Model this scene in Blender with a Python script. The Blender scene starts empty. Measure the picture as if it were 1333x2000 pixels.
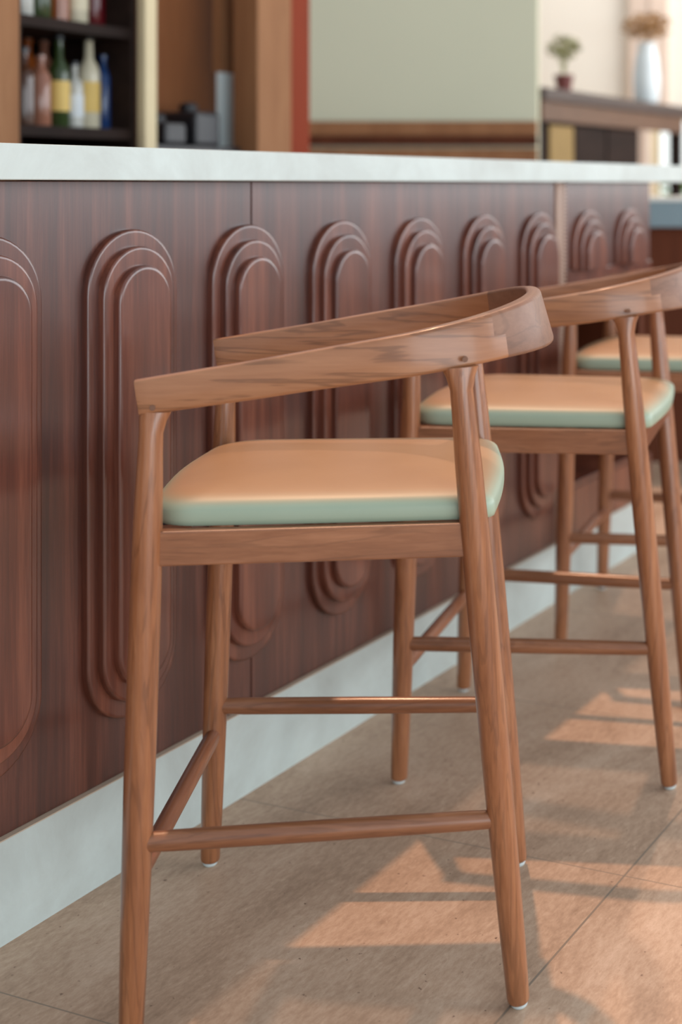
import bpy, bmesh, math, random
from mathutils import Vector, Matrix

random.seed(7)
S = bpy.context.scene
C = S.collection
PI = math.pi

# ------------------------------------------------------------------ camera
cd = bpy.data.cameras.new('camera')
cam = bpy.data.objects.new('camera', cd)
C.objects.link(cam)
cam.location = (0, 0, 1.05)
cam.rotation_euler = (PI / 2, 0, 0)
cd.sensor_fit = 'HORIZONTAL'
cd.sensor_width = 24.0
cd.lens = 2800.0 / 1333.0 * 24.0
cd.shift_x = -(1236.8 - 666.5) / 1333.0
cd.shift_y = -(1000.0 - 360.0) / 1333.0
cd.clip_start = 0.05
cd.clip_end = 200
cd.dof.use_dof = True
cd.dof.focus_distance = 1.97
cd.dof.aperture_fstop = 2.6
S.camera = cam

# ------------------------------------------------------------------ light
w = bpy.data.worlds.new('world')
S.world = w
w.use_nodes = True
bgn = w.node_tree.nodes['Background']
bgn.inputs['Strength'].default_value = 0.72
# hazy sky, brighter low down on the side the sun stands
_nt = w.node_tree
_tc = _nt.nodes.new('ShaderNodeTexCoord')
_dp = _nt.nodes.new('ShaderNodeVectorMath'); _dp.operation = 'DOT_PRODUCT'
_dp.inputs[1].default_value = (0.03, 1.0, 0.0)
_mr = _nt.nodes.new('ShaderNodeMapRange'); _mr.interpolation_type = 'SMOOTHSTEP'
_mr.inputs[1].default_value = 0.86; _mr.inputs[2].default_value = 1.0
_mx = _nt.nodes.new('ShaderNodeMix'); _mx.data_type = 'RGBA'
_mx.inputs[6].default_value = (0.80, 0.90, 1.0, 1); _mx.inputs[7].default_value = (1.9, 2.0, 1.95, 1)
_nt.links.new(_tc.outputs['Generated'], _dp.inputs[0]); _nt.links.new(_dp.outputs['Value'], _mr.inputs[0])
_nt.links.new(_mr.outputs[0], _mx.inputs['Factor']); _nt.links.new(_mx.outputs[2], bgn.inputs['Color'])

sun_d = bpy.data.lights.new('sun', 'SUN')
sun = bpy.data.objects.new('sun', sun_d)
C.objects.link(sun)
sun_d.energy = 1.75
sun_d.color = (1.0, 0.56, 0.33)
sun_d.angle = math.radians(1.0)
SUN_DIR = Vector((0.145, -0.43, -1.0))
sun.rotation_euler = SUN_DIR.to_track_quat('-Z', 'Y').to_euler()
# the same sun thrown back by the glazed facade across the courtyard
ref_d = bpy.data.lights.new('sun_reflected', 'SUN')
ref = bpy.data.objects.new('sun_reflected', ref_d)
C.objects.link(ref)
ref_d.energy = 0.55
ref_d.color = (1.0, 0.58, 0.35)
ref_d.angle = math.radians(1.2)
ref.rotation_euler = Vector((-0.12, -1.05, -1.0)).to_track_quat('-Z', 'Y').to_euler()

def area(name, loc, target, sx, sy, power, color):
    l = bpy.data.lights.new(name, 'AREA')
    l.shape = 'RECTANGLE'
    l.size, l.size_y = sx, sy
    l.energy = power
    l.color = color
    o = bpy.data.objects.new(name, l)
    o.location = loc
    o.rotation_euler = (Vector(target) - Vector(loc)).to_track_quat('-Z', 'Y').to_euler()
    C.objects.link(o)
    return o

area('daylight_front_windows', (4.6, 5.0, 2.2), (0, 4.9, 2.2), 9.0, 2.3, 260, (0.91, 0.96, 1.0))
area('far_wall_fill', (2.2, 7.9, 3.2), (-0.2, 9.0, 1.9), 1.6, 1.6, 60, (1.0, 0.97, 0.92))  # unseen fill lamp, added to brighten the cream wall
area('daylight_rear_windows', (2.6, -2.2, 1.3), (-0.3, 2.4, 0.5), 4.0, 2.4, 120, (0.84, 0.95, 1.0))

S.view_settings.view_transform = 'Standard'
S.view_settings.look = 'None'
S.view_settings.exposure = 0.0
S.view_settings.gamma = 1.0
S.view_settings.use_curve_mapping = False

# ------------------------------------------------------------------ materials
def lin(c):
    return tuple(((v / 255.0) / 12.92 if v / 255.0 <= 0.04045 else ((v / 255.0 + 0.055) / 1.055) ** 2.4) for v in c) + (1,)

def new_mat(name, rough=0.5, spec=0.5, coat=0.0):
    m = bpy.data.materials.new(name)
    m.use_nodes = True
    b = m.node_tree.nodes['Principled BSDF']
    b.inputs['Roughness'].default_value = rough
    b.inputs['Specular IOR Level'].default_value = spec
    b.inputs['Coat Weight'].default_value = coat
    b.inputs['Coat Roughness'].default_value = 0.12
    return m, m.node_tree, b

def plain(name, rgb, rough=0.5, spec=0.5, var=0.06, scale=6.0, metallic=0.0):
    m, t, b = new_mat(name, rough, spec)
    tc = t.nodes.new('ShaderNodeTexCoord')
    n = t.nodes.new('ShaderNodeTexNoise'); n.inputs['Scale'].default_value = scale
    n.inputs['Detail'].default_value = 4
    t.links.new(tc.outputs['Object'], n.inputs['Vector'])
    r = t.nodes.new('ShaderNodeValToRGB')
    c = lin(rgb)
    r.color_ramp.elements[0].position = 0.3; r.color_ramp.elements[1].position = 0.7
    r.color_ramp.elements[0].color = tuple(v * (1 - var) for v in c[:3]) + (1,)
    r.color_ramp.elements[1].color = tuple(min(1, v * (1 + var)) for v in c[:3]) + (1,)
    t.links.new(n.outputs['Fac'], r.inputs['Fac'])
    t.links.new(r.outputs['Color'], b.inputs['Base Color'])
    b.inputs['Metallic'].default_value = metallic
    return m

def wood(name, dark, mid, light, axis_scale, rough=0.35, spec=0.5, coat=0.0, uv=False, fine=1.0, bump=0.04, contrast=1.0, coat_rough=0.15):
    """grain noise stretched along the axis with the smallest scale"""
    m, t, b = new_mat(name, rough, spec, coat)
    b.inputs['Coat Roughness'].default_value = coat_rough
    L = t.links.new
    tc = t.nodes.new('ShaderNodeTexCoord')
    oi = t.nodes.new('ShaderNodeObjectInfo')
    mp = t.nodes.new('ShaderNodeMapping')
    mp.inputs['Scale'].default_value = axis_scale
    L(tc.outputs['UV' if uv else 'Object'], mp.inputs['Vector'])
    off = t.nodes.new('ShaderNodeVectorMath'); off.operation = 'ADD'
    sc = t.nodes.new('ShaderNodeMath'); sc.operation = 'MULTIPLY'; sc.inputs[1].default_value = 37.0
    L(oi.outputs['Random'], sc.inputs[0])
    L(mp.outputs['Vector'], off.inputs[0]); L(sc.outputs[0], off.inputs[1])
    n1 = t.nodes.new('ShaderNodeTexNoise'); n1.inputs['Scale'].default_value = 1.0 * fine
    n1.inputs['Detail'].default_value = 5; n1.inputs['Distortion'].default_value = 0.6
    n2 = t.nodes.new('ShaderNodeTexNoise'); n2.inputs['Scale'].default_value = 6.0 * fine
    n2.inputs['Detail'].default_value = 6; n2.inputs['Roughness'].default_value = 0.65
    L(off.outputs[0], n1.inputs['Vector']); L(off.outputs[0], n2.inputs['Vector'])
    # ring lines: sine of the slow noise
    ml = t.nodes.new('ShaderNodeMath'); ml.operation = 'MULTIPLY'; ml.inputs[1].default_value = 46.0
    sn = t.nodes.new('ShaderNodeMath'); sn.operation = 'SINE'
    L(n1.outputs['Fac'], ml.inputs[0]); L(ml.outputs[0], sn.inputs[0])
    rr = t.nodes.new('ShaderNodeMapRange'); rr.inputs[1].default_value = 0.55; rr.inputs[2].default_value = 1.0
    rr.inputs[3].default_value = 0.0; rr.inputs[4].default_value = 0.30 * contrast
    L(sn.outputs[0], rr.inputs[0])
    r = t.nodes.new('ShaderNodeValToRGB')
    e = r.color_ramp.elements
    e[0].position = 0.28; e[0].color = lin(dark)
    e[1].position = 0.72; e[1].color = lin(light)
    x = e.new(0.5); x.color = lin(mid)
    ad = t.nodes.new('ShaderNodeMath'); ad.operation = 'ADD'
    s1 = t.nodes.new('ShaderNodeMath'); s1.operation = 'MULTIPLY'; s1.inputs[1].default_value = 0.6
    s2 = t.nodes.new('ShaderNodeMath'); s2.operation = 'MULTIPLY'; s2.inputs[1].default_value = 0.4
    L(n1.outputs['Fac'], s1.inputs[0]); L(n2.outputs['Fac'], s2.inputs[0])
    L(s1.outputs[0], ad.inputs[0]); L(s2.outputs[0], ad.inputs[1])
    L(ad.outputs[0], r.inputs['Fac'])
    mx = t.nodes.new('ShaderNodeMix'); mx.data_type = 'RGBA'
    L(rr.outputs[0], mx.inputs['Factor'])
    L(r.outputs['Color'], mx.inputs[6]); mx.inputs[7].default_value = tuple(v * 0.45 for v in lin(dark)[:3]) + (1,)
    L(mx.outputs[2], b.inputs['Base Color'])
    bp = t.nodes.new('ShaderNodeBump'); bp.inputs['Strength'].default_value = bump
    bp.inputs['Distance'].default_value = 0.01
    L(n2.outputs['Fac'], bp.inputs['Height']); L(bp.outputs['Normal'], b.inputs['Normal'])
    return m

M = {}
M['panel'] = wood('walnut_panel', (46, 21, 14), (80, 39, 27), (122, 69, 51), (22, 22, 0.9), rough=0.40, spec=0.5, coat=0.7, bump=0.10, contrast=0.4, coat_rough=0.2)
M['panel2'] = wood('walnut_moulding', (58, 27, 18), (98, 50, 35), (138, 80, 58), (20, 20, 0.9), rough=0.34, spec=0.5, coat=0.75, bump=0.06, contrast=0.35, coat_rough=0.16)
M['leg'] = wood('stool_leg_wood', (110, 63, 38), (150, 94, 59), (180, 122, 83), (34, 34, 2.4), rough=0.32, coat=0.5, contrast=1.0)
M['rail'] = wood('stool_rail_wood', (112, 68, 44), (142, 92, 62), (172, 118, 84), (2.4, 28, 28), rough=0.36, coat=0.3, contrast=0.8)
M['cross'] = wood('stool_cross_wood', (108, 62, 39), (134, 80, 52), (160, 100, 66), (28, 2.4, 28), rough=0.36, coat=0.3, contrast=0.8)
M['arm'] = wood('stool_arm_wood', (132, 84, 54), (157, 105, 71), (178, 125, 88), (1.8, 24, 1), rough=0.38, coat=0.3, uv=True, contrast=1.6)
M['back'] = wood('stool_back_wood', (112, 76, 56), (132, 92, 70), (150, 110, 86), (8, 14, 1), rough=0.5, spec=0.35, coat=0.08, uv=True, contrast=0.7)
M['peg'] = plain('peg_wood', (124, 88, 68), 0.4)
M['glide'] = plain('glide_plastic', (205, 215, 215), 0.35)
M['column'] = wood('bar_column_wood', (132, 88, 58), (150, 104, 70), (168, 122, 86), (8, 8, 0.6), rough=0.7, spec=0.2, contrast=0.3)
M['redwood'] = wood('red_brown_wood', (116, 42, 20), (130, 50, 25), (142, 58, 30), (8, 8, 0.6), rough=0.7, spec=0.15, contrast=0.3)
M['darkwood'] = wood('dark_shelf_wood', (26, 17, 14), (38, 25, 20), (48, 33, 27), (2, 12, 12), rough=0.7, spec=0.15, contrast=0.3)
M['warmwood'] = wood('warm_niche_wood', (104, 62, 34), (122, 74, 42), (136, 86, 50), (6, 6, 0.8), rough=0.7, spec=0.2, contrast=0.3)
M['cabinet'] = wood('back_cabinet_wood', (74, 36, 20), (90, 46, 26), (104, 56, 34), (8, 8, 0.8), rough=0.7, spec=0.2, contrast=0.3)
M['cream'] = plain('cream_plaster', (246, 236, 222), 0.9, 0.2, 0.02, 1.5)
M['sage'] = plain('sage_green_plaster', (209, 208, 182), 0.9, 0.2, 0.03, 0.8)
M['post'] = plain('cream_post_paint', (214, 196, 158), 0.6, 0.3, 0.03)
M['yellow'] = plain('mustard_panel', (140, 112, 58), 0.6)
M['bluegrey'] = plain('blue_grey_stone', (120, 142, 150), 0.5)
M['whiteslab'] = plain('white_slab', (214, 218, 212), 0.4)
M['clay'] = plain('maroon_clay', (110, 52, 46), 0.6)
M['foliage'] = plain('dusty_leaf', (150, 150, 104), 0.8, 0.2, 0.2, 30)
M['dry'] = plain('dried_flower', (176, 140, 100), 0.9, 0.1, 0.25, 30)
M['vase'] = plain('white_vase_glaze', (222, 230, 232), 0.25)
M['green'] = plain('garden_leaf', (96, 146, 66), 0.8, 0.2, 0.3, 14)
M['black'] = plain('dark_equipment', (34, 34, 38), 0.4)

# light grey porcelain of the countertop and the plinth
def porcelain():
    m, t, b = new_mat('light_grey_porcelain', 0.42, 0.4)
    L = t.links.new
    tc = t.nodes.new('ShaderNodeTexCoord')
    n = t.nodes.new('ShaderNodeTexNoise'); n.inputs['Scale'].default_value = 5; n.inputs['Detail'].default_value = 8
    n.inputs['Roughness'].default_value = 0.7; n.inputs['Distortion'].default_value = 0.4
    L(tc.outputs['Object'], n.inputs['Vector'])
    r = t.nodes.new('ShaderNodeValToRGB')
    r.color_ramp.elements[0].position = 0.3; r.color_ramp.elements[0].color = lin((182, 187, 181))
    r.color_ramp.elements[1].position = 0.66; r.color_ramp.elements[1].color = lin((200, 209, 204))
    L(n.outputs['Fac'], r.inputs['Fac']); L(r.outputs['Color'], b.inputs['Base Color'])
    return m
M['porcelain'] = porcelain()
M['slab_edge'] = plain('slab_raw_edge', (190, 168, 146), 0.6)

# sage leather seat: warm sunlight on the top painted in as tan, by height
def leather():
    m, t, b = new_mat('sun_tinted_leather', 0.46, 0.5, 0.1)
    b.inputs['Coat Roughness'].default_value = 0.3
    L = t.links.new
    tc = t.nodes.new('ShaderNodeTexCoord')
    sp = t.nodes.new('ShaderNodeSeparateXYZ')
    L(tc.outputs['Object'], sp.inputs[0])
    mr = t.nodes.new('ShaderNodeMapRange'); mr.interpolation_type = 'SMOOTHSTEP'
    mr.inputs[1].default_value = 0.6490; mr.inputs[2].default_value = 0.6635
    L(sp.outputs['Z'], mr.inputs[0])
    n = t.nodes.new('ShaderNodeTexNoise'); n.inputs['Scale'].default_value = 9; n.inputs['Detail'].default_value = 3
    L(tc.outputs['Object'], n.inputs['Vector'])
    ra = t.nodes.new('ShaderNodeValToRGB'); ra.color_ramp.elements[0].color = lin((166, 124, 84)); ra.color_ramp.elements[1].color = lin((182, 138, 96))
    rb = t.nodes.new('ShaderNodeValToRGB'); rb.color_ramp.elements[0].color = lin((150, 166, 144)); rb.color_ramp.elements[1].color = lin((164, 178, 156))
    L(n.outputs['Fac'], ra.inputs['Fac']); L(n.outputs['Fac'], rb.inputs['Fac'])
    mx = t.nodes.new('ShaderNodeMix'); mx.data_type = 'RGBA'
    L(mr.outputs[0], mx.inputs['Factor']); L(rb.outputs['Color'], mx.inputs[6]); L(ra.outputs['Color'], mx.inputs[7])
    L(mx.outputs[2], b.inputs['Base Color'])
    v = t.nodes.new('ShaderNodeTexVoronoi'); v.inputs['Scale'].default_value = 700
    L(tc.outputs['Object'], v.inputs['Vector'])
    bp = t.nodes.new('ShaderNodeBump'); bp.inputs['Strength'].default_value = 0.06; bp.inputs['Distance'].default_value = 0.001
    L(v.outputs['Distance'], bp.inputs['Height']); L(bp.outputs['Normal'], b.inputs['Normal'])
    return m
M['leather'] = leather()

# ------------------------------------------------------------------ bar frame (x along the bar, -y towards the customers)
TH = math.atan((2400 - 1236.8) / 2800)
D = Vector((math.sin(TH), math.cos(TH), 0)); N = Vector((math.cos(TH), -math.sin(TH), 0))
W0 = Vector((-0.8763, 1.9838, 0))
BAR_ROT = PI / 2 - TH
def BW(s, off, z=0.0):
    return W0 + D * s + N * off + Vector((0, 0, z))

def floor_mat():
    m, t, b = new_mat('travertine_tile', 0.48, 0.4)
    L = t.links.new
    tc = t.nodes.new('ShaderNodeTexCoord')
    n1 = t.nodes.new('ShaderNodeTexNoise'); n1.inputs['Scale'].default_value = 3.4; n1.inputs['Detail'].default_value = 10
    n1.inputs['Roughness'].default_value = 0.68; n1.inputs['Distortion'].default_value = 0.7
    n2 = t.nodes.new('ShaderNodeTexNoise'); n2.inputs['Scale'].default_value = 75; n2.inputs['Detail'].default_value = 8
    n2.inputs['Roughness'].default_value = 0.75
    mp = t.nodes.new('ShaderNodeMapping'); mp.inputs['Scale'].default_value = (0.6, 1.5, 1)
    L(tc.outputs['Object'], mp.inputs['Vector'])
    L(mp.outputs['Vector'], n1.inputs['Vector']); L(mp.outputs['Vector'], n2.inputs['Vector'])
    r = t.nodes.new('ShaderNodeValToRGB')
    e = r.color_ramp.elements
    e[0].position = 0.30; e[0].color = lin((134, 106, 84))
    e[1].position = 0.72; e[1].color = lin((218, 192, 168))
    x = e.new(0.5); x.color = lin((182, 152, 127))
    ad = t.nodes.new('ShaderNodeMath'); ad.operation = 'MULTIPLY_ADD'; ad.inputs[1].default_value = 0.45
    L(n2.outputs['Fac'], ad.inputs[0])
    s1 = t.nodes.new('ShaderNodeMath'); s1.operation = 'MULTIPLY'; s1.inputs[1].default_value = 0.55
    L(n1.outputs['Fac'], s1.inputs[0]); L(s1.outputs[0], ad.inputs[2])
    L(ad.outputs[0], r.inputs['Fac'])
    # small dark pits
    v = t.nodes.new('ShaderNodeTexNoise'); v.inputs['Scale'].default_value = 85; v.inputs['Detail'].default_value = 2
    L(tc.outputs['Object'], v.inputs['Vector'])
    pr = t.nodes.new('ShaderNodeMapRange'); pr.inputs[1].default_value = 0.70; pr.inputs[2].default_value = 0.76
    L(v.outputs['Fac'], pr.inputs[0])
    mx = t.nodes.new('ShaderNodeMix'); mx.data_type = 'RGBA'
    L(pr.outputs[0], mx.inputs['Factor']); L(r.outputs['Color'], mx.inputs[6]); mx.inputs[7].default_value = lin((112, 84, 68))
    # pale flecks
    v2 = t.nodes.new('ShaderNodeTexNoise'); v2.inputs['Scale'].default_value = 55; v2.inputs['Detail'].default_value = 3
    v2.inputs['Distortion'].default_value = 1.5
    L(mp.outputs['Vector'], v2.inputs['Vector'])
    pr2 = t.nodes.new('ShaderNodeMapRange'); pr2.inputs[1].default_value = 0.64; pr2.inputs[2].default_value = 0.74
    pr2.inputs[4].default_value = 0.3
    L(v2.outputs['Fac'], pr2.inputs[0])
    mx2 = t.nodes.new('ShaderNodeMix'); mx2.data_type = 'RGBA'
    L(pr2.outputs[0], mx2.inputs['Factor']); L(mx.outputs[2], mx2.inputs[6]); mx2.inputs[7].default_value = lin((222, 194, 168))
    # grout grid in the bar's own directions
    sp = t.nodes.new('ShaderNodeSeparateXYZ'); L(tc.outputs['Object'], sp.inputs[0])
    def grid(out, pitch, offset, width):
        a = t.nodes.new('ShaderNodeMath'); a.operation = 'ADD'; a.inputs[1].default_value = -offset + 100 * pitch
        mo = t.nodes.new('ShaderNodeMath'); mo.operation = 'MODULO'; mo.inputs[1].default_value = pitch
        lt = t.nodes.new('ShaderNodeMath'); lt.operation = 'LESS_THAN'; lt.inputs[1].default_value = width
        L(out, a.inputs[0]); L(a.outputs[0], mo.inputs[0]); L(mo.outputs[0], lt.inputs[0])
        return lt.outputs[0]
    g1 = grid(sp.outputs['X'], 0.6, 0.508, 0.0022)
    g2 = grid(sp.outputs['Y'], 1.2, -0.725, 0.0034)
    g = t.nodes.new('ShaderNodeMath'); g.operation = 'MAXIMUM'; L(g1, g.inputs[0]); L(g2, g.inputs[1])
    mx3 = t.nodes.new('ShaderNodeMix'); mx3.data_type = 'RGBA'
    L(g.outputs[0], mx3.inputs['Factor']); L(mx2.outputs[2], mx3.inputs[6]); mx3.inputs[7].default_value = lin((134, 118, 102))
    L(mx3.outputs[2], b.inputs['Base Color'])
    bp = t.nodes.new('ShaderNodeBump'); bp.inputs['Strength'].default_value = 0.18; bp.inputs['Distance'].default_value = 0.003
    sb = t.nodes.new('ShaderNodeMath'); sb.operation = 'SUBTRACT'; L(ad.outputs[0], sb.inputs[0]); L(g.outputs[0], sb.inputs[1])
    L(sb.outputs[0], bp.inputs['Height']); L(bp.outputs['Normal'], b.inputs['Normal'])
    rg = t.nodes.new('ShaderNodeMapRange'); rg.inputs[3].default_value = 0.40; rg.inputs[4].default_value = 0.62
    L(n1.outputs['Fac'], rg.inputs[0]); L(rg.outputs[0], b.inputs['Roughness'])
    return m
M['floor'] = floor_mat()

# ------------------------------------------------------------------ mesh helpers
def finish(name, bm, mat, parent=None, smooth=False, angle=35):
    bmesh.ops.recalc_face_normals(bm, faces=bm.faces)
    me = bpy.data.meshes.new(name)
    bm.to_mesh(me); bm.free()
    o = bpy.data.objects.new(name, me)
    C.objects.link(o)
    if mat is not None:
        for x in (mat if isinstance(mat, (list, tuple)) else [mat]):
            me.materials.append(x)
    if parent is not None:
        o.parent = parent
    if smooth:
        for p in me.polygons: p.use_smooth = True
        me.set_sharp_from_angle(angle=math.radians(angle))
    return o

def box(bm, x0, x1, y0, y1, z0, z1, bev=0.0):
    b = bmesh.new()
    bmesh.ops.create_cube(b, size=1)
    for v in b.verts:
        v.co = Vector(((x0 + x1) / 2 + v.co.x * (x1 - x0), (y0 + y1) / 2 + v.co.y * (y1 - y0), (z0 + z1) / 2 + v.co.z * (z1 - z0)))
    if bev > 0:
        bmesh.ops.bevel(b, geom=list(b.edges), offset=bev, segments=2, affect='EDGES', profile=0.5)
    me = bpy.data.meshes.new('t'); b.to_mesh(me); b.free()
    bm.from_mesh(me); bpy.data.meshes.remove(me)

def tube(bm, p0, p1, radii, seg=28, cap=True):
    """round bar from p0 to p1; radii = list of (t, r)"""
    p0 = Vector(p0); p1 = Vector(p1)
    ax = (p1 - p0).normalized()
    ref = Vector((1, 0, 0)) if abs(ax.x) < 0.9 else Vector((0, 1, 0))
    a = ax.cross(ref).normalized(); b = ax.cross(a).normalized()
    rings = []
    for t, r in radii:
        c = p0.lerp(p1, t)
        rings.append([bm.verts.new(c + (a * math.cos(2 * PI * k / seg) + b * math.sin(2 * PI * k / seg)) * r) for k in range(seg)])
    for i in range(len(rings) - 1):
        for k in range(seg):
            bm.faces.new((rings[i][k], rings[i][(k + 1) % seg], rings[i + 1][(k + 1) % seg], rings[i + 1][k]))
    if cap:
        bm.faces.new(rings[0][::-1]); bm.faces.new(rings[-1])

def lathe(bm, prof, cx=0, cy=0, cz=0, seg=24):
    rings = []
    for r, z in prof:
        if r < 1e-5:
            rings.append([bm.verts.new((cx, cy, cz + z))])
        else:
            rings.append([bm.verts.new((cx + r * math.cos(2 * PI * k / seg), cy + r * math.sin(2 * PI * k / seg), cz + z)) for k in range(seg)])
    for i in range(len(rings) - 1):
        A, B = rings[i], rings[i + 1]
        for k in range(seg):
            k2 = (k + 1) % seg
            if len(A) == 1 and len(B) == 1: continue
            if len(A) == 1: bm.faces.new((A[0], B[k], B[k2]))
            elif len(B) == 1: bm.faces.new((A[k], A[k2], B[0]))
            else: bm.faces.new((A[k], A[k2], B[k2], B[k]))

def root(name, label, cat, loc=(0, 0, 0), rotz=0.0, group=None):
    o = bpy.data.objects.new(name, None)
    o.empty_display_size = 0.1
    C.objects.link(o)
    o.location = loc; o.rotation_euler = (0, 0, rotz)
    o['label'] = label; o['category'] = cat
    if group: o['group'] = group
    return o

def tag(o, label, cat, group=None):
    o['label'] = label; o['category'] = cat
    if group: o['group'] = group
    return o

def struct(o):
    o['kind'] = 'structure'
    return o

def place(o, s, off, z=0.0, rot=None):
    o.location = BW(s, off, z)
    o.rotation_euler = (0, 0, BAR_ROT if rot is None else rot)
    return o

# ------------------------------------------------------------------ setting
bm = bmesh.new(); box(bm, -4.0, 16, -9, 6, -0.08, 0)
fl = struct(finish('floor', bm, M['floor'])); place(fl, 0, 0)

# far walls: sage green return wall with timber dado, bright cream wall with a window
bm = bmesh.new(); box(bm, -5.0, -0.432, 6.5, 6.62, 0, 3.2)
struct(finish('wall_back', bm, M['sage']))
bm = bmesh.new()
box(bm, -5.0, -0.43, 6.455, 6.498, 1.27, 1.335, 0.004)
tw = struct(finish('trim_1', bm, M['column']))
bm = bmesh.new(); box(bm, -5.0, -0.43, 6.47, 6.498, 1.225, 1.268)
struct(finish('trim_2', bm, M['cabinet']))
bm = bmesh.new(); box(bm, -5.0, -0.43, 6.48, 6.498, 0, 1.212)
struct(finish('trim_3', bm, M['column']))

WX0, WX1, WZ0, WZ1 = 0.12, 2.2, 0.62, 1.50
bm = bmesh.new()
box(bm, -0.6, WX0, 9.0, 9.15, 0, 3.4); box(bm, WX1, 7.0, 9.0, 9.15, 0, 3.4)
box(bm, WX0, WX1, 9.0, 9.15, WZ1, 3.4); box(bm, WX0, WX1, 9.0, 9.15, 0, WZ0)
struct(finish('wall_far', bm, M['cream']))
wn = struct(finish('window_1', (lambda b: (box(b, WX0, WX0 + .05, 9.02, 9.1, WZ0, WZ1), box(b, WX1 - .05, WX1, 9.02, 9.1, WZ0, WZ1),
     box(b, WX0 + .05, WX1 - .05, 9.02, 9.1, WZ1 - .05, WZ1), box(b, WX0 + .05, WX1 - .05, 9.02, 9.1, WZ0, WZ0 + .05), b)[-1])(bmesh.new()), M['post']))
# lighter pilaster on the cream wall
bm = bmesh.new(); box(bm, -0.02, 0.09, 8.94, 8.998, 0, 3.4); box(bm, 0.10, 0.22, 8.95, 8.998, 1.55, 3.4)
struct(finish('trim_4', bm, plain('pale_pink_trim', (226, 202, 184), 0.8)))

# ------------------------------------------------------------------ the bar front
bar = root('bar_counter', 'dark walnut bar front with raised pill shaped mouldings and a pale stone plinth', 'bar counter', BW(0, 0), BAR_ROT)
Z0, ZT = 0.146, 1.055
panels = [(-1.87, -0.669), (-0.666, 0.5515), (0.5545, 1.7705), (1.833, 2.414)]
for i, (a, b_) in enumerate(panels):
    bm = bmesh.new()
    if i < 3:
        box(bm, a, b_, 0.0, 0.02, Z0, ZT, 0.0012)
    else:
        box(bm, a, b_, 0.0, 0.02, 0.828, ZT, 0.0012)
    finish('panel', bm, M['panel'], bar)
# carcass behind panels, with the open niche left free
bm = bmesh.new()
box(bm, -1.87, 1.80, 0.0205, 0.60, 0.01, ZT - .001)
box(bm, 1.80, 2.40, 0.0205, 0.60, 0.828, ZT - .001)
box(bm, 1.80, 2.40, 0.42, 0.60, 0.01, 0.828)
box(bm, 1.80, 2.40, 0.0205, 0.42, 0.01, 0.235)
box(bm, 2.385, 2.412, 0.0205, 0.60, 0.01, ZT - .001)
finish('carcass', bm, M['cabinet'], bar)
# plinth
bm = bmesh.new(); box(bm, -1.87, 2.40, -0.010, 0.019, 0, Z0 - 0.002)
pl = finish('plinth', bm, M['porcelain'], bar); pl['label'] = 'pale stone plinth'
bm = bmesh.new(); box(bm, -1.87, 2.40, -0.010, 0.019, Z0 - 0.0019, Z0 - 0.0003)
finish('plinth_top_edge', bm, M['slab_edge'], bar)
# ribbed vertical strip
bm = bmesh.new()
box(bm, 1.774, 1.830, 0.001, 0.02, Z0, ZT)
k = Z0 + 0.004
while k < ZT - 0.008:
    box(bm, 1.800, 1.829, -0.005, 0.001, k, k + 0.005)
    k += 0.010
box(bm, 1.775, 1.797, -0.004, 0.001, Z0, ZT)
rs = finish('ribbed_strip', bm, wood('pale_ribbed_wood', (152, 122, 106), (172, 142, 124), (186, 158, 140), (14, 14, 1), contrast=0.2), bar)
rs['label'] = 'paler ribbed strip'
# niche surround boards
bm = bmesh.new(); box(bm, 1.833, 2.414, -0.006, 0.02, 0.785, 0.827, 0.002)
finish('niche_rail', bm, M['panel2'], bar)
bm = bmesh.new(); box(bm, 1.833, 2.414, -0.006, 0.02, Z0, 0.262, 0.002)
finish('niche_rail', bm, M['panel2'], bar)
bm = bmesh.new(); box(bm, 1.833, 2.384, -0.006, 0.42, 0.264, 0.278, 0.002)
finish('niche_shelf', bm, M['panel2'], bar)

def stadium(bm, cx, hw, z0, z1, y0, y1, bev):
    """upright pill slab; y1 is the front (more negative)"""
    pts = []
    n = 22
    for k in range(n + 1):
        a = PI - PI * k / n
        pts.append((math.cos(a), math.sin(a), 1))
    for k in range(n + 1):
        a = -PI * k / n
        pts.append((math.cos(a), math.sin(a), -1))
    def ring(h, y):
        out = []
        for c, s_, side in pts:
            zc = (z1 - hw) if side > 0 else (z0 + hw)
            out.append(bm.verts.new((cx + c * h, y, zc + s_ * h)))
        return out
    r = [ring(hw, y0), ring(hw, y1 + bev), ring(hw - bev * 0.3, y1 + bev * 0.3), ring(hw - bev, y1), ring(hw - bev * 1.6, y1)]
    for i in range(4):
        for k in range(len(pts)):
            k2 = (k + 1) % len(pts)
            bm.faces.new((r[i][k], r[i][k2], r[i + 1][k2], r[i + 1][k]))
    bm.faces.new(r[4])

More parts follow.
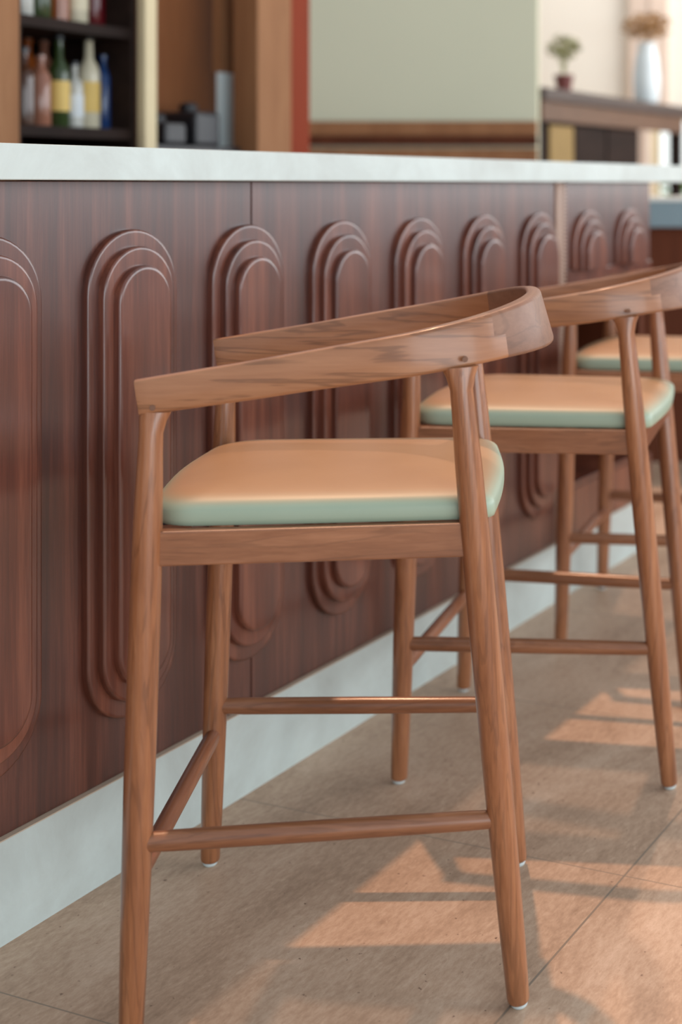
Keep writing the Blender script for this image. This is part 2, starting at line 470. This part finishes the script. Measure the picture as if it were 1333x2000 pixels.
for i in range(-5, 8):
    cx = 0.251 + 0.2835 * i
    if i >= 6: cx += 0.013
    bm = bmesh.new()
    cut = i >= 6
    if cut:
        # only the arched tops stand above the niche
        def topslab(hw, z1, y0, y1, bev):
            b = bmesh.new(); stadium(b, cx, hw, 0.231 + (0.981 - z1), z1, y0, y1, bev)
            g = bmesh.ops.bisect_plane(b, geom=list(b.verts) + list(b.edges) + list(b.faces), plane_co=(0, 0, 0.829), plane_no=(0, 0, 1), clear_inner=True)
            return b
        b1 = topslab(0.098, 0.981, 0.0, -0.012, 0.0035)
        m1 = finish('pill_moulding', b1, M['panel2'], bar, True, 50)
        m2 = finish('middle_layer', topslab(0.078, 0.955, -0.012, -0.024, 0.0035), M['panel2'], m1, True, 50)
        m3 = finish('inner_layer', topslab(0.0575, 0.926, -0.024, -0.036, 0.0045), M['panel2'], m1, True, 50)
        bm.free()
    else:
        stadium(bm, cx, 0.098, 0.231, 0.981, 0.0, -0.012, 0.0035)
        m1 = finish('pill_moulding', bm, M['panel2'], bar, True, 50)
        bm = bmesh.new(); stadium(bm, cx, 0.078, 0.257, 0.955, -0.012, -0.024, 0.0035)
        finish('middle_layer', bm, M['panel2'], m1, True, 50)
        bm = bmesh.new(); stadium(bm, cx, 0.0575, 0.284, 0.926, -0.024, -0.036, 0.0045)
        finish('inner_layer', bm, M['panel2'], m1, True, 50)

# countertop
bm = bmesh.new(); box(bm, -1.9, 2.80, -0.045, 0.66, 1.056, 1.106, 0.0015)
ct = finish('countertop', bm, M['porcelain']); place(ct, 0, 0)
tag(ct, 'pale grey stone countertop slab running along the top of the bar', 'countertop')

# ------------------------------------------------------------------ bar stool
def lerp_tab(tab, u):
    if u >= tab[0][0]: return tab[0][1]
    for (a, za), (b, zb) in zip(tab, tab[1:]):
        if u >= b:
            t = (u - a) / (b - a); return za + (zb - za) * t
    return tab[-1][1]
ZTOP = [(0.356, 0.811), (0.21, 0.834), (0.117, 0.850), (0.024, 0.8655), (-0.035, 0.8775), (-0.061, 0.883), (-0.105, 0.893), (-0.138, 0.901), (-0.15, 0.903)]
ZBOT = [(0.356, 0.767), (0.21, 0.786), (0.148, 0.795), (0.024, 0.811), (-0.06, 0.824), (-0.087, 0.828), (-0.12, 0.831), (-0.15, 0.833)]

def arm_path():
    """half of the hoop centre line, local u (forward), v (side), from the arm end to the middle of the back"""
    ub, a, n = 0.08, 0.222, 2.6
    dense = []
    for k in range(120):
        dense.append((0.356 - (0.356 - ub) * k / 120, 0.231))
    for k in range(401):
        th = PI / 2 * k / 400
        x = a * math.sin(th)
        dense.append((ub - x, 0.231 * max(0, 1 - (x / a) ** n) ** (1 / n)))
    L = [0]
    for p, q in zip(dense, dense[1:]): L.append(L[-1] + math.hypot(q[0] - p[0], q[1] - p[1]))
    out = []
    j = 0
    K = 74
    for i in range(K + 1):
        tgt = L[-1] * i / K
        while j < len(L) - 2 and L[j + 1] < tgt: j += 1
        t = (tgt - L[j]) / max(1e-9, L[j + 1] - L[j])
        out.append((dense[j][0] + (dense[j + 1][0] - dense[j][0]) * t, dense[j][1] + (dense[j + 1][1] - dense[j][1]) * t, tgt))
    return out

def hoop_stations():
    h = arm_path()
    full = [(u, v, l) for u, v, l in h]
    tot = h[-1][2]
    for u, v, l in reversed(h[:-1]): full.append((u, -v, 2 * tot - l))
    return full, len(h) - 1

def hoop_piece(name, sel, mat, parent):
    """sel(i, upper) -> True if the cell between station i and i+1 belongs to this piece"""
    st, mid = hoop_stations()
    n = len(st)
    TH_ = 0.0105          # half thickness
    R = 0.0052
    rings = []; uvs = []
    for i, (u, v, l) in enumerate(st):
        p = st[max(0, i - 1)]; q = st[min(n - 1, i + 1)]
        tx, ty = q[0] - p[0], q[1] - p[1]
        L_ = math.hypot(tx, ty); tx /= L_; ty /= L_
        nx, ny = ty, -tx
        # outward normal
        if nx * (u - 0.12) + ny * v < 0: nx, ny = -nx, -ny
        zt, zb = lerp_tab(ZTOP, u), lerp_tab(ZBOT, u)
        back = min(1, max(0, (0.06 - u) / 0.2))
        ring = []; uvr = []
        zm = (zt + zb) / 2
        prof = []
        for (sx, sz, a0) in ((1, 1, 0), (-1, 1, 90), (-1, -1, 180), (1, -1, 270)):
            for k in range(4):
                a = math.radians(a0 + 30 * k)
                prof.append((sx * (TH_ - R) + R * math.cos(a), (zt - R if sz > 0 else zb + R) + R * math.sin(a)))
            if sx == -1 and sz == 1: prof.append((-TH_, zm))
        prof.append((TH_, zm))
        # slanted arm end
        endf = 1.0 if i in (0, n - 1) else 0.0
        for (o, z) in prof:
            lean = back * 0.010 * (zm - z) / 0.035
            shift = -0.012 * (zt - z) / (zt - zb) if endf else 0
            shrink = (1 - 0.12 * endf)
            ring.append((u + shift * 0 + nx * (o * shrink + lean) - endf * 0.0065 * (zt - z) / (zt - zb), v + ny * (o * shrink + lean), z))
            uvr.append((l, z + (0.5 if o < 0 else 0) + o))
        rings.append(ring); uvs.append(uvr)
    bm = bmesh.new()
    uvl = bm.loops.layers.uv.new('UVMap')
    V = {}
    def vert(i, k):
        if (i, k) not in V: V[(i, k)] = bm.verts.new((rings[i][k][0], -rings[i][k][1], rings[i][k][2]))
        return V[(i, k)]
    m = len(rings[0])
    for i in range(n - 1):
        for k in range(m):
            k2 = (k + 1) % m
            zc = (rings[i][k][2] + rings[i][k2][2]) / 2
            u = st[i][0]
            upper = zc > (lerp_tab(ZTOP, u) + lerp_tab(ZBOT, u)) / 2
            if not sel(i, upper, mid): continue
            f = bm.faces.new((vert(i, k), vert(i, k2), vert(i + 1, k2), vert(i + 1, k)))
            for lp, (a, b) in zip(f.loops, ((i, k), (i, k2), (i + 1, k2), (i + 1, k))):
                lp[uvl].uv = uvs[a][b]
    if sel(0, True, mid):
        bm.faces.new([vert(0, k) for k in range(m)])
    if sel(n - 2, True, mid):
        bm.faces.new([vert(n - 1, k) for k in range(m)])
    return finish(name, bm, mat, parent, True, 50)

def leg_line(front, side, z):
    if front:
        t = z / 0.768; return (0.362 - 0.025 * t, side * (0.230 + 0.001 * t), z)
    t = z / 0.817; return (-0.112 + 0.074 * t, side * (0.191 + 0.032 * t), z)
def LP(p): return (p[0], -p[1], p[2])

def make_leg(parent, front, side):
    top = 0.772 if front else 0.822
    p0, p1 = leg_line(front, side, 0.006), leg_line(front, side, top)
    bm = bmesh.new()
    rad = [(0, 0.0118), (0.003, 0.0138), (0.008, 0.0146), (0.10, 0.0160), (0.25, 0.0175), (0.42, 0.0186), (0.60, 0.0189), (0.74, 0.0184), (0.85, 0.0170), (0.93, 0.0150), (0.965, 0.0142), (0.985, 0.0146), (1.0, 0.0150)]
    tube(bm, LP(p0), LP(p1), rad, 32)
    # the head widens along the arm it carries
    tz = p1[2]
    for v in bm.verts:
        h = (v.co.z - (tz - 0.035)) / 0.035
        if h > 0:
            h = min(1, h)
            c = LP(leg_line(front, side, v.co.z))
            v.co.x = c[0] + (v.co.x - c[0]) * (1 + (0.6 if (v.co.x < c[0] or not front) else 0.0) * h * h)
            v.co.y = c[1] + (v.co.y - c[1]) * (1 - 0.32 * h * h)
    leg = finish('leg', bm, M['leg'], parent, True, 60)
    g = bmesh.new()
    f = LP(leg_line(front, side, 0))
    lathe(g, [(0, 0.0), (0.0085, 0.0), (0.0105, 0.002), (0.0112, 0.005), (0.0112, 0.0075), (0, 0.0075)], f[0], f[1], 0, 20)
    gl = finish('foot_glide', g, M['glide'], leg, True, 40)
    gl['label'] = 'white plastic glide under the leg'
    return leg

def seat_mesh():
    """rounded trapezoid cushion"""
    # outline control: superellipse-like corners
    def outline(inset, n=26):
        uf, ubk, vf, vb = 0.352 - inset, -0.082 + inset, 0.2165 - inset, 0.2085 - inset
        rf, rb = 0.062 - inset * 0.4, max(0.012, 0.024 - inset * 0.2)
        pts = []
        cor = [(uf, vf, rf, 0), (ubk, vb, rb, 90), (ubk, -vb, rb, 180), (uf, -vf, rf, 270)]
        for (u, v, r, a0) in cor:
            su, sv = (1 if u > 0.1 else -1), (1 if v > 0 else -1)
            cu, cv = u - su * r, v - sv * r
            for k in range(11):
                a = math.radians(a0 + 9 * k)
                pts.append((cu + r * math.cos(a), cv + r * math.sin(a)))
            # straight runs subdivided, with a slight bulge
            nxt = cor[(cor.index((u, v, r, a0)) + 1) % 4]
            su2, sv2 = (1 if nxt[0] > 0.1 else -1), (1 if nxt[1] > 0 else -1)
            e = pts[-1]
            a = math.radians(nxt[3]); q = (nxt[0] - su2 * nxt[2] + nxt[2] * math.cos(a), nxt[1] - sv2 * nxt[2] + nxt[2] * math.sin(a))
            for k in range(1, 10):
                t = k / 10
                dx, dy = q[0] - e[0], q[1] - e[1]
                L_ = math.hypot(dx, dy)
                bul = (0.010 if a0 in (90, 270) else 0.002) * math.sin(PI * t)
                pts.append((e[0] + dx * t + dy / L_ * bul, e[1] + dy * t - dx / L_ * bul))
        return pts
    bm = bmesh.new()
    layers = [(0.003, 0.6265), (0.001, 0.628), (0.0, 0.634), (0.0, 0.643), (0.002, 0.6485), (0.006, 0.6530), (0.012, 0.6568), (0.020, 0.6600), (0.030, 0.6627), (0.044, 0.6652), (0.065, 0.6675), (0.10, 0.6698), (0.15, 0.6712)]
    rings = []
    for ins, z in layers:
        if ins <= 0.05: o = outline(ins)
        else:
            o = outline(0.05)
            c = (0.135, 0); f = 1 - (ins - 0.05) / 0.17
            o = [(c[0] + (a - c[0]) * f, c[1] + (b - c[1]) * f) for a, b in o]
        rings.append([bm.verts.new((a, -b, z)) for a, b in o])
    m = len(rings[0])
    for i in range(len(rings) - 1):
        for k in range(m):
            bm.faces.new((rings[i][k], rings[i][(k + 1) % m], rings[i + 1][(k + 1) % m], rings[i + 1][k]))
    bm.faces.new(rings[0]); 
    cv = bm.verts.new((0.135, 0, 0.672))
    for k in range(m): bm.faces.new((rings[-1][k], rings[-1][(k + 1) % m], cv))
    return bm

def rail(bm, a, b, z0, z1, th, bev=0.002, trim=0.0):
    """board from a to b (local u, v), standing on edge"""
    A = Vector((a[0], -a[1], 0)); B = Vector((b[0], -b[1], 0))
    d = (B - A).normalized(); A += d * trim; B -= d * trim
    L_ = (B - A).length
    t = bmesh.new()
    box(t, 0, L_, -th / 2, th / 2, z0, z1, bev)
    ang = math.atan2(d.y, d.x)
    bmesh.ops.transform(t, matrix=Matrix.Translation(A) @ Matrix.Rotation(ang, 4, 'Z'), verts=t.verts)
    me = bpy.data.meshes.new('t'); t.to_mesh(me); t.free(); bm.from_mesh(me); bpy.data.meshes.remove(me)

def make_stool(loc, r, label, group):
    t = root('bar_stool', label, 'bar stool', (loc[0], loc[1], 0), PI - r, group)
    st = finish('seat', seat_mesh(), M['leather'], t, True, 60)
    st['label'] = 'padded sage green leather seat, warm sunlight on its top painted in as tan'
    for fr in (True, False):
        for sd in (1, -1): make_leg(t, fr, sd)
    # seat rails
    F = {sd: leg_line(True, sd, 0.605)[:2] for sd in (1, -1)}
    Bk = {sd: leg_line(False, sd, 0.605)[:2] for sd in (1, -1)}
    for sd in (1, -1):
        bm = bmesh.new(); rail(bm, (F[sd][0], F[sd][1] * 0.985), (Bk[sd][0], Bk[sd][1] * 0.985), 0.583, 0.6255, 0.020, 0.002, 0.006)
        finish('seat_rail', bm, M['rail'], t)
    bm = bmesh.new(); rail(bm, F[1], F[-1], 0.583, 0.6255, 0.022, 0.002, 0.006); finish('seat_rail', bm, M['cross'], t)
    bm = bmesh.new(); rail(bm, Bk[1], Bk[-1], 0.583, 0.6255, 0.022, 0.002, 0.006); finish('seat_rail', bm, M['cross'], t)
    bm = bmesh.new(); box(bm, -0.045, 0.335, -0.20, 0.20, 0.6255, 0.6275)
    finish('seat_board', bm, M['black'], t)
    # footrests
    for sd in (1, -1):
        bm = bmesh.new()
        tube(bm, LP(leg_line(True, sd, 0.2445)), LP(leg_line(False, sd, 0.2445)), [(0, 0.0115), (0.1, 0.0126), (0.5, 0.0128), (0.9, 0.0120), (1, 0.011)], 24)
        finish('footrest', bm, M['rail'], t, True, 60)
    bm = bmesh.new()
    tube(bm, LP(leg_line(True, 1, 0.202)), LP(leg_line(True, -1, 0.202)), [(0, 0.0115), (0.1, 0.0125), (0.9, 0.0125), (1, 0.0115)], 24)
    finish('footrest', bm, M['cross'], t, True, 60)
    # hoop: two arms and the back piece, joined by stepped joints
    JU, JL = 24, 22    # stations from the middle where the upper / lower halves of the back end
    hoop_piece('armrest', lambda i, up, mid: i < mid - (JU if up else JL), M['arm'], t)
    hoop_piece('armrest', lambda i, up, mid: i >= mid + (JU if up else JL), M['arm'], t)
    hoop_piece('backrest', lambda i, up, mid: mid - (JU if up else JL) <= i < mid + (JU if up else JL), M['back'], t)
    for sd in (1, -1):
        for (u, z) in ((0.333, 0.778), (-0.045, 0.832)):
            bm = bmesh.new()
            vv = 0.2315 if u > 0 else 0.2235
            tube(bm, LP((u, sd * (vv + 0.003), z)), LP((u, sd * (vv + 0.0112), z)), [(0, 0.0035), (1, 0.0035)], 16)
            finish('peg', bm, M['peg'], t)
    return t

def copy_tree(o, parent=None):
    c = o.copy(); C.objects.link(c)
    if parent is not None: c.parent = parent
    for ch in list(o.children): copy_tree(ch, c)
    return c

GR = 'bar stools along the bar'
stool = make_stool((-0.273, 2.013), -0.083, 'nearest walnut bar stool, whole curved armrest and padded seat in full view', GR)
for (x, y, r, lab) in ((-0.022, 2.698, 0.130, 'second walnut bar stool, partly hidden behind the curved back of the nearest one'),
                       (0.233, 3.430, 0.186, 'farthest walnut bar stool, mostly hidden behind the second stool at the right edge')):
    c = copy_tree(stool)
    c.location = (x, y, 0); c.rotation_euler = (0, 0, PI - r); c['label'] = lab

# ------------------------------------------------------------------ back bar, parallel to the bar, 1.4 m behind it
OFF = -1.4
def bb_root(name, label, cat): return root(name, label, cat, BW(0, OFF), BAR_ROT)
cab = bb_root('bottle_cabinet', 'tall dark wooden bottle cabinet with open shelves behind the bar', 'shelf cabinet')
S0, S1 = 1.385, 1.838
def part(name, mat, parent, *boxes, bev=0.0, smooth=False):
    bm = bmesh.new()
    for b in boxes: box(bm, *b, bev)
    return finish(name, bm, mat, parent)
part('back_panel', M['darkwood'], cab, (S0, S1, 0.40, 0.42, 0, 2.3))
part('side_panel', M['darkwood'], cab, (S0, S0 + 0.02, 0.0, 0.40, 0, 2.3))
part('side_panel', M['darkwood'], cab, (S1 - 0.02, S1, 0.0, 0.40, 0, 2.3))
SH = [1.18, 1.475, 1.80]
for z in SH:
    part('shelf', M['darkwood'], cab, (S0 + 0.02, S1 - 0.02, 0.0, 0.40, z, z + 0.03))
part('top_panel', M['darkwood'], cab, (S0, S1, 0.0, 0.42, 2.3, 2.33))
part('base_cabinet', M['darkwood'], cab, (S0 + 0.02, S1 - 0.02, 0.0, 0.40, 0, 0.85))

colL = bb_root('timber_column', 'light brown timber column at the left edge, left of the bottle cabinet', 'column')
part('shaft', M['column'], colL, (1.05, 1.362, -0.04, 0.42, 0, 2.6), bev=0.004)
post = bb_root('cream_post', 'narrow cream painted post beside the bottle cabinet', 'post')
part('shaft', M['post'], post, (1.822, 1.872, -0.05, -0.02, 0, 2.6), bev=0.003)
niche = bb_root('wall_niche', 'warm brown timber alcove between the cream post and the wide column', 'alcove')
part('back_panel', M['warmwood'], niche, (1.86, 2.85, 0.20, 0.23, 0, 2.6))
part('side_panel', M['warmwood'], niche, (1.843, 1.858, 0.0, 0.198, 0, 2.6))
part('counter', M['black'], niche, (1.865, 2.33, 0.0, 0.198, 0, 1.17), bev=0.006)
for (x, y, w_, h) in ((2.04, 0.1, 0.10, 0.07), (2.19, 0.1, 0.12, 0.11)):
    o = part('bar_machine', M['black'], None, (-w_/2, w_/2, -0.08, 0.08, 0, h), bev=0.012)
    bm = bmesh.new(); lathe(bm, [(0, 0), (0.028, 0), (0.03, 0.02), (0.02, 0.03), (0, 0.03)], 0, 0, h)
    finish('lid', bm, M['black'], o, True)
    place(o, x, OFF - y + 0.0, 1.17)
    tag(o, 'low black bar machine on the dark counter in the alcove, %s one' % ('wider right' if w_ > .11 else 'smaller left'), 'machine')
colR = bb_root('timber_column', 'wide light brown timber column right of the alcove with a red brown side', 'column')
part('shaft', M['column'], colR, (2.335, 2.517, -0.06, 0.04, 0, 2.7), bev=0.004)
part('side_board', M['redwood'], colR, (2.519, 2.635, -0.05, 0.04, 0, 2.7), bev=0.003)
gl = bb_root('glass_strip', 'narrow pale blue glass strip beside the wide column', 'glass panel')
part('pane', plain('pale_blue_glass', (232, 246, 246), 0.12), gl, (2.346, 2.42, 0.10, 0.115, 0.9, 1.42))
part('frame', M['column'], gl, (2.346, 2.42, 0.10, 0.13, 1.421, 2.6))

# bottles
def glass_mat(name, rgb, rough=0.12, trans=0.0):
    m = plain(name, rgb, rough, 0.6, 0.05)
    m.node_tree.nodes['Principled BSDF'].inputs['Transmission Weight'].default_value = trans
    return m
BM = {'green': glass_mat('green_glass', (52, 66, 34)), 'clear': glass_mat('clear_glass', (140, 140, 136)), 'amber': glass_mat('amber_glass', (140, 72, 30)),
      'red': glass_mat('red_glass', (92, 12, 22)), 'blue': glass_mat('blue_glass', (30, 60, 110)), 'cream': glass_mat('cream_glass', (206, 196, 170)),
      'brown': glass_mat('brown_glass', (74, 44, 28)), 'white': glass_mat('frosted_glass', (188, 186, 178)), 'rose': glass_mat('rose_glass', (150, 100, 80))}
LBM = {'yellow': plain('yellow_label', (222, 186, 104), 0.6), 'cream': plain('cream_label', (222, 210, 180), 0.6), 'peach': plain('peach_label', (206, 150, 104), 0.6),
       'white': plain('white_label', (216, 220, 222), 0.6)}
def bottle(s, off, z, r, h, body, label_c, kind, text):
    r *= 0.84
    bm = bmesh.new()
    if kind == 'wine': prof = [(0, 0), (r * .9, 0), (r, .006), (r, h * .60), (r * .85, h * .67), (r * .42, h * .76), (r * .36, h * .95), (r * .42, h * .955), (r * .42, h), (0, h)]
    elif kind == 'squat': prof = [(0, 0), (r * .95, 0), (r, .008), (r, h * .62), (r * .9, h * .70), (r * .35, h * .77), (r * .33, h * .93), (r * .45, h * .94), (r * .45, h), (0, h)]
    else: prof = [(0, 0), (r * .9, 0), (r, .006), (r, h * .7), (r * .7, h * .78), (r * .4, h * .84), (r * .38, h * .94), (r * .5, h * .95), (r * .5, h), (0, h)]
    lathe(bm, prof, seg=20)
    o = finish('bottle', bm, BM[body], None, True, 50)
    place(o, s, off, z)
    if label_c:
        b = bmesh.new(); lathe(b, [(r + .0006, h * .18), (r + .0008, h * .19), (r + .0008, h * .5), (r + .0006, h * .51)], seg=20)
        finish('bottle_label', b, LBM[label_c], o, True)
    b = bmesh.new(); lathe(b, [(r * .47, h * .955), (r * .47, h * 1.012), (0, h * 1.012)], seg=14)
    finish('cap', b, M['black'], o, True)
    tag(o, text, 'bottle', 'bottles in the bottle cabinet')
z1 = SH[0] + 0.0302
lower = [(1.445, .037, .265, 'clear', 'cream', 'wine', 'clear bottle with cream label, at the left end of the lower shelf'),
 (1.512, .036, .215, 'brown', None, 'squat', 'dark brown squat bottle, second from the left on the lower shelf'),
 (1.572, .034, .20, 'rose', None, 'tall', 'rose coloured bottle without a label near the middle of the lower shelf'),
 (1.640, .035, .26, 'green', 'yellow', 'wine', 'green bottle with yellow label in the middle of the lower shelf'),
 (1.700, .03, .19, 'white', 'white', 'squat', 'small frosted bottle with white label between the two yellow labelled ones'),
 (1.756, .038, .27, 'cream', 'yellow', 'wine', 'pale bottle with yellow label right of the middle of the lower shelf'),
 (1.815, .028, .22, 'blue', None, 'tall', 'blue bottle at the right end of the lower shelf')]
for s, r, h, b_, l, k_, tx in lower: bottle(s, OFF - 0.10, z1, r, h, b_, l, k_, tx)
rear = [(1.475, .036, .25, 'white', None, 'wine', 'frosted tall bottle in the back row, behind the left bottles of the lower shelf'),
 (1.545, .036, .262, 'brown', None, 'wine', 'brown tall bottle in the back row of the lower shelf'),
 (1.608, .036, .262, 'amber', 'peach', 'wine', 'amber bottle with peach label in the back row of the lower shelf'),
 (1.672, .036, .262, 'amber', 'peach', 'tall', 'straight amber bottle with peach label behind the green bottle'),
 (1.735, .036, .262, 'rose', 'peach', 'tall', 'rose bottle with peach label in the back row of the lower shelf'),
 (1.798, .034, .262, 'brown', 'peach', 'tall', 'brown bottle with peach label at the right of the back row')]
for s, r, h, b_, l, k_, tx in rear: bottle(s, OFF - 0.25, z1, r, h, b_, l, k_, tx)
z2 = SH[1] + 0.0302
upper = [(1.45, .036, .27, 'brown', None, 'wine', 'brown bottle at the left end of the upper shelf'),
 (1.525, .036, .27, 'white', None, 'wine', 'frosted bottle, second from the left on the upper shelf'),
 (1.59, .036, .27, 'green', None, 'wine', 'green bottle near the middle of the upper shelf'),
 (1.66, .037, .25, 'amber', None, 'squat', 'amber squat bottle in the middle of the upper shelf'),
 (1.73, .038, .27, 'cream', 'cream', 'wine', 'pale bottle with cream label on the upper shelf'),
 (1.80, .036, .27, 'red', None, 'wine', 'deep red bottle at the right end of the upper shelf')]
for s, r, h, b_, l, k_, tx in upper: bottle(s, OFF - 0.12, z2, r, h, b_, l, k_, tx)

# ------------------------------------------------------------------ service console behind the bar's right part
con = root('service_console', 'tall dark brown service console with a thick top in front of the cream wall', 'console', (-0.43, 6.75, 0), BAR_ROT)
part('top', wood('console_top', (38, 24, 23), (52, 34, 33), (64, 44, 42), (2, 12, 12), rough=0.4, coat=0.1, contrast=0.2), con, (0, 2.05, -0.02, 0.50, 1.448, 1.508), bev=0.004)
part('fascia', wood('console_fascia', (80, 54, 36), (98, 68, 48), (112, 80, 58), (2, 12, 12), rough=0.5, contrast=0.2), con, (0.01, 1.9, 0.0, 0.03, 1.352, 1.448))
part('carcass', M['darkwood'], con, (0.01, 1.275, 0.03, 0.50, 0, 1.448))
part('door', M['yellow'], con, (0.13, 0.40, 0.018, 0.029, 0.5, 1.335), bev=0.002)
part('door', M['darkwood'], con, (0.42, 0.80, 0.018, 0.029, 0.5, 1.335), bev=0.002)
part('door', M['darkwood'], con, (0.82, 1.25, 0.018, 0.029, 0.5, 1.335), bev=0.002)
part('leg', M['darkwood'], con, (1.96, 2.02, 0.05, 0.11, 0, 1.448))

bc = root('back_counter', 'low brown cabinet with a blue grey stone counter beyond the end of the bar', 'counter', (-0.06, 5.42, 0), 0)
part('cabinet_body', M['cabinet'], bc, (0.0, 2.6, 0.0, 0.55, 0, 0.885))
part('stone_top', M['bluegrey'], bc, (-0.02, 2.6, -0.03, 0.57, 0.888, 0.985), bev=0.003)
part('splash_edge', M['whiteslab'], bc, (-0.02, 2.6, -0.03, 0.57, 0.986, 1.0))

def plant(name, label, cat, loc, pot_prof, pot_mat, leaf_mat, cz, R, flat, count, leaf, parts, stem_h):
    t = root(name, label, cat, loc)
    bm = bmesh.new(); lathe(bm, pot_prof, seg=28)
    finish(parts[0], bm, pot_mat, t, True, 50)
    bm = bmesh.new()
    for k in range(9):
        a = random.uniform(0, 2 * PI); rr = random.uniform(0, R * 0.6)
        tube(bm, (0, 0, stem_h), (rr * math.cos(a), rr * math.sin(a), cz), [(0, .003), (1, .002)], 6)
    finish('stem', bm, M['dry'] if leaf_mat is M['dry'] else M['foliage'], t)
    bm = bmesh.new()
    for k in range(count):
        th = random.uniform(0, 2 * PI); ph = math.acos(random.uniform(-1, 1)); r = R * random.random() ** 0.4
        c = Vector((r * math.sin(ph) * math.cos(th), r * math.sin(ph) * math.sin(th), cz + flat * r * math.cos(ph)))
        rot = Matrix.Rotation(random.uniform(0, 6.28), 4, 'Z') @ Matrix.Rotation(random.uniform(0, 3.14), 4, 'X')
        vs = [bm.verts.new(c + rot @ Vector(p)) for p in ((-leaf, 0, 0), (0, -leaf * .4, leaf * .12), (leaf, 0, 0), (0, leaf * .4, leaf * .12))]
        bm.faces.new(vs)
    finish(parts[1], bm, leaf_mat, t)
    return t
cp = Vector((-0.43, 6.75, 0)) + D * 0.50 - N * 0.12
plant('potted_plant', 'small plant in a maroon pot on the dark console top', 'plant', (cp.x, cp.y, 1.508),
      [(0, 0), (0.035, 0), (0.045, 0.075), (0.05, 0.078), (0.05, 0.095), (0.042, 0.095), (0, 0.085)], M['clay'], M['foliage'], 0.235, 0.085, 0.8, 200, 0.02, ('pot', 'foliage'), 0.08)
cp = Vector((-0.43, 6.75, 0)) + D * 1.62 - N * 0.12
plant('flower_vase', 'tall white vase with dried brown flowers on the console top', 'vase', (cp.x, cp.y, 1.508),
      [(0, 0), (0.055, 0), (0.075, 0.04), (0.08, 0.16), (0.066, 0.28), (0.05, 0.34), (0.058, 0.36), (0.048, 0.36), (0, 0.3)], M['vase'], M['dry'], 0.46, 0.16, 0.5, 320, 0.024, ('vase_body', 'dried_flowers'), 0.2)

# garden beyond the window
def shrub(x, y, R, label):
    bm = bmesh.new()
    for k in range(900):
        th = random.uniform(0, 2 * PI); ph = math.acos(random.uniform(-0.2, 1)); r = R * random.uniform(.6, 1)
        c = Vector((r * math.sin(ph) * math.cos(th), r * math.sin(ph) * math.sin(th), 0.25 * R + r * math.cos(ph)))
        rot = Matrix.Rotation(random.uniform(0, 6.28), 4, 'Z') @ Matrix.Rotation(random.uniform(0, 3.14), 4, 'X')
        l = 0.06
        bm.faces.new([bm.verts.new(c + rot @ Vector(p)) for p in ((-l, 0, 0), (0, -l * .5, 0), (l, 0, 0), (0, l * .5, 0))])
    t = root('garden_shrub', label, 'shrub', (x, y, 0))
    finish('foliage', bm, M['green'], t)
    b = bmesh.new(); tube(b, (0, 0, 0), (0, 0, R * .9), [(0, .03), (1, .01)], 8); finish('stem', b, M['redwood'], t)
shrub(0.62, 12.5, 0.95, 'green garden shrub outside the far window')
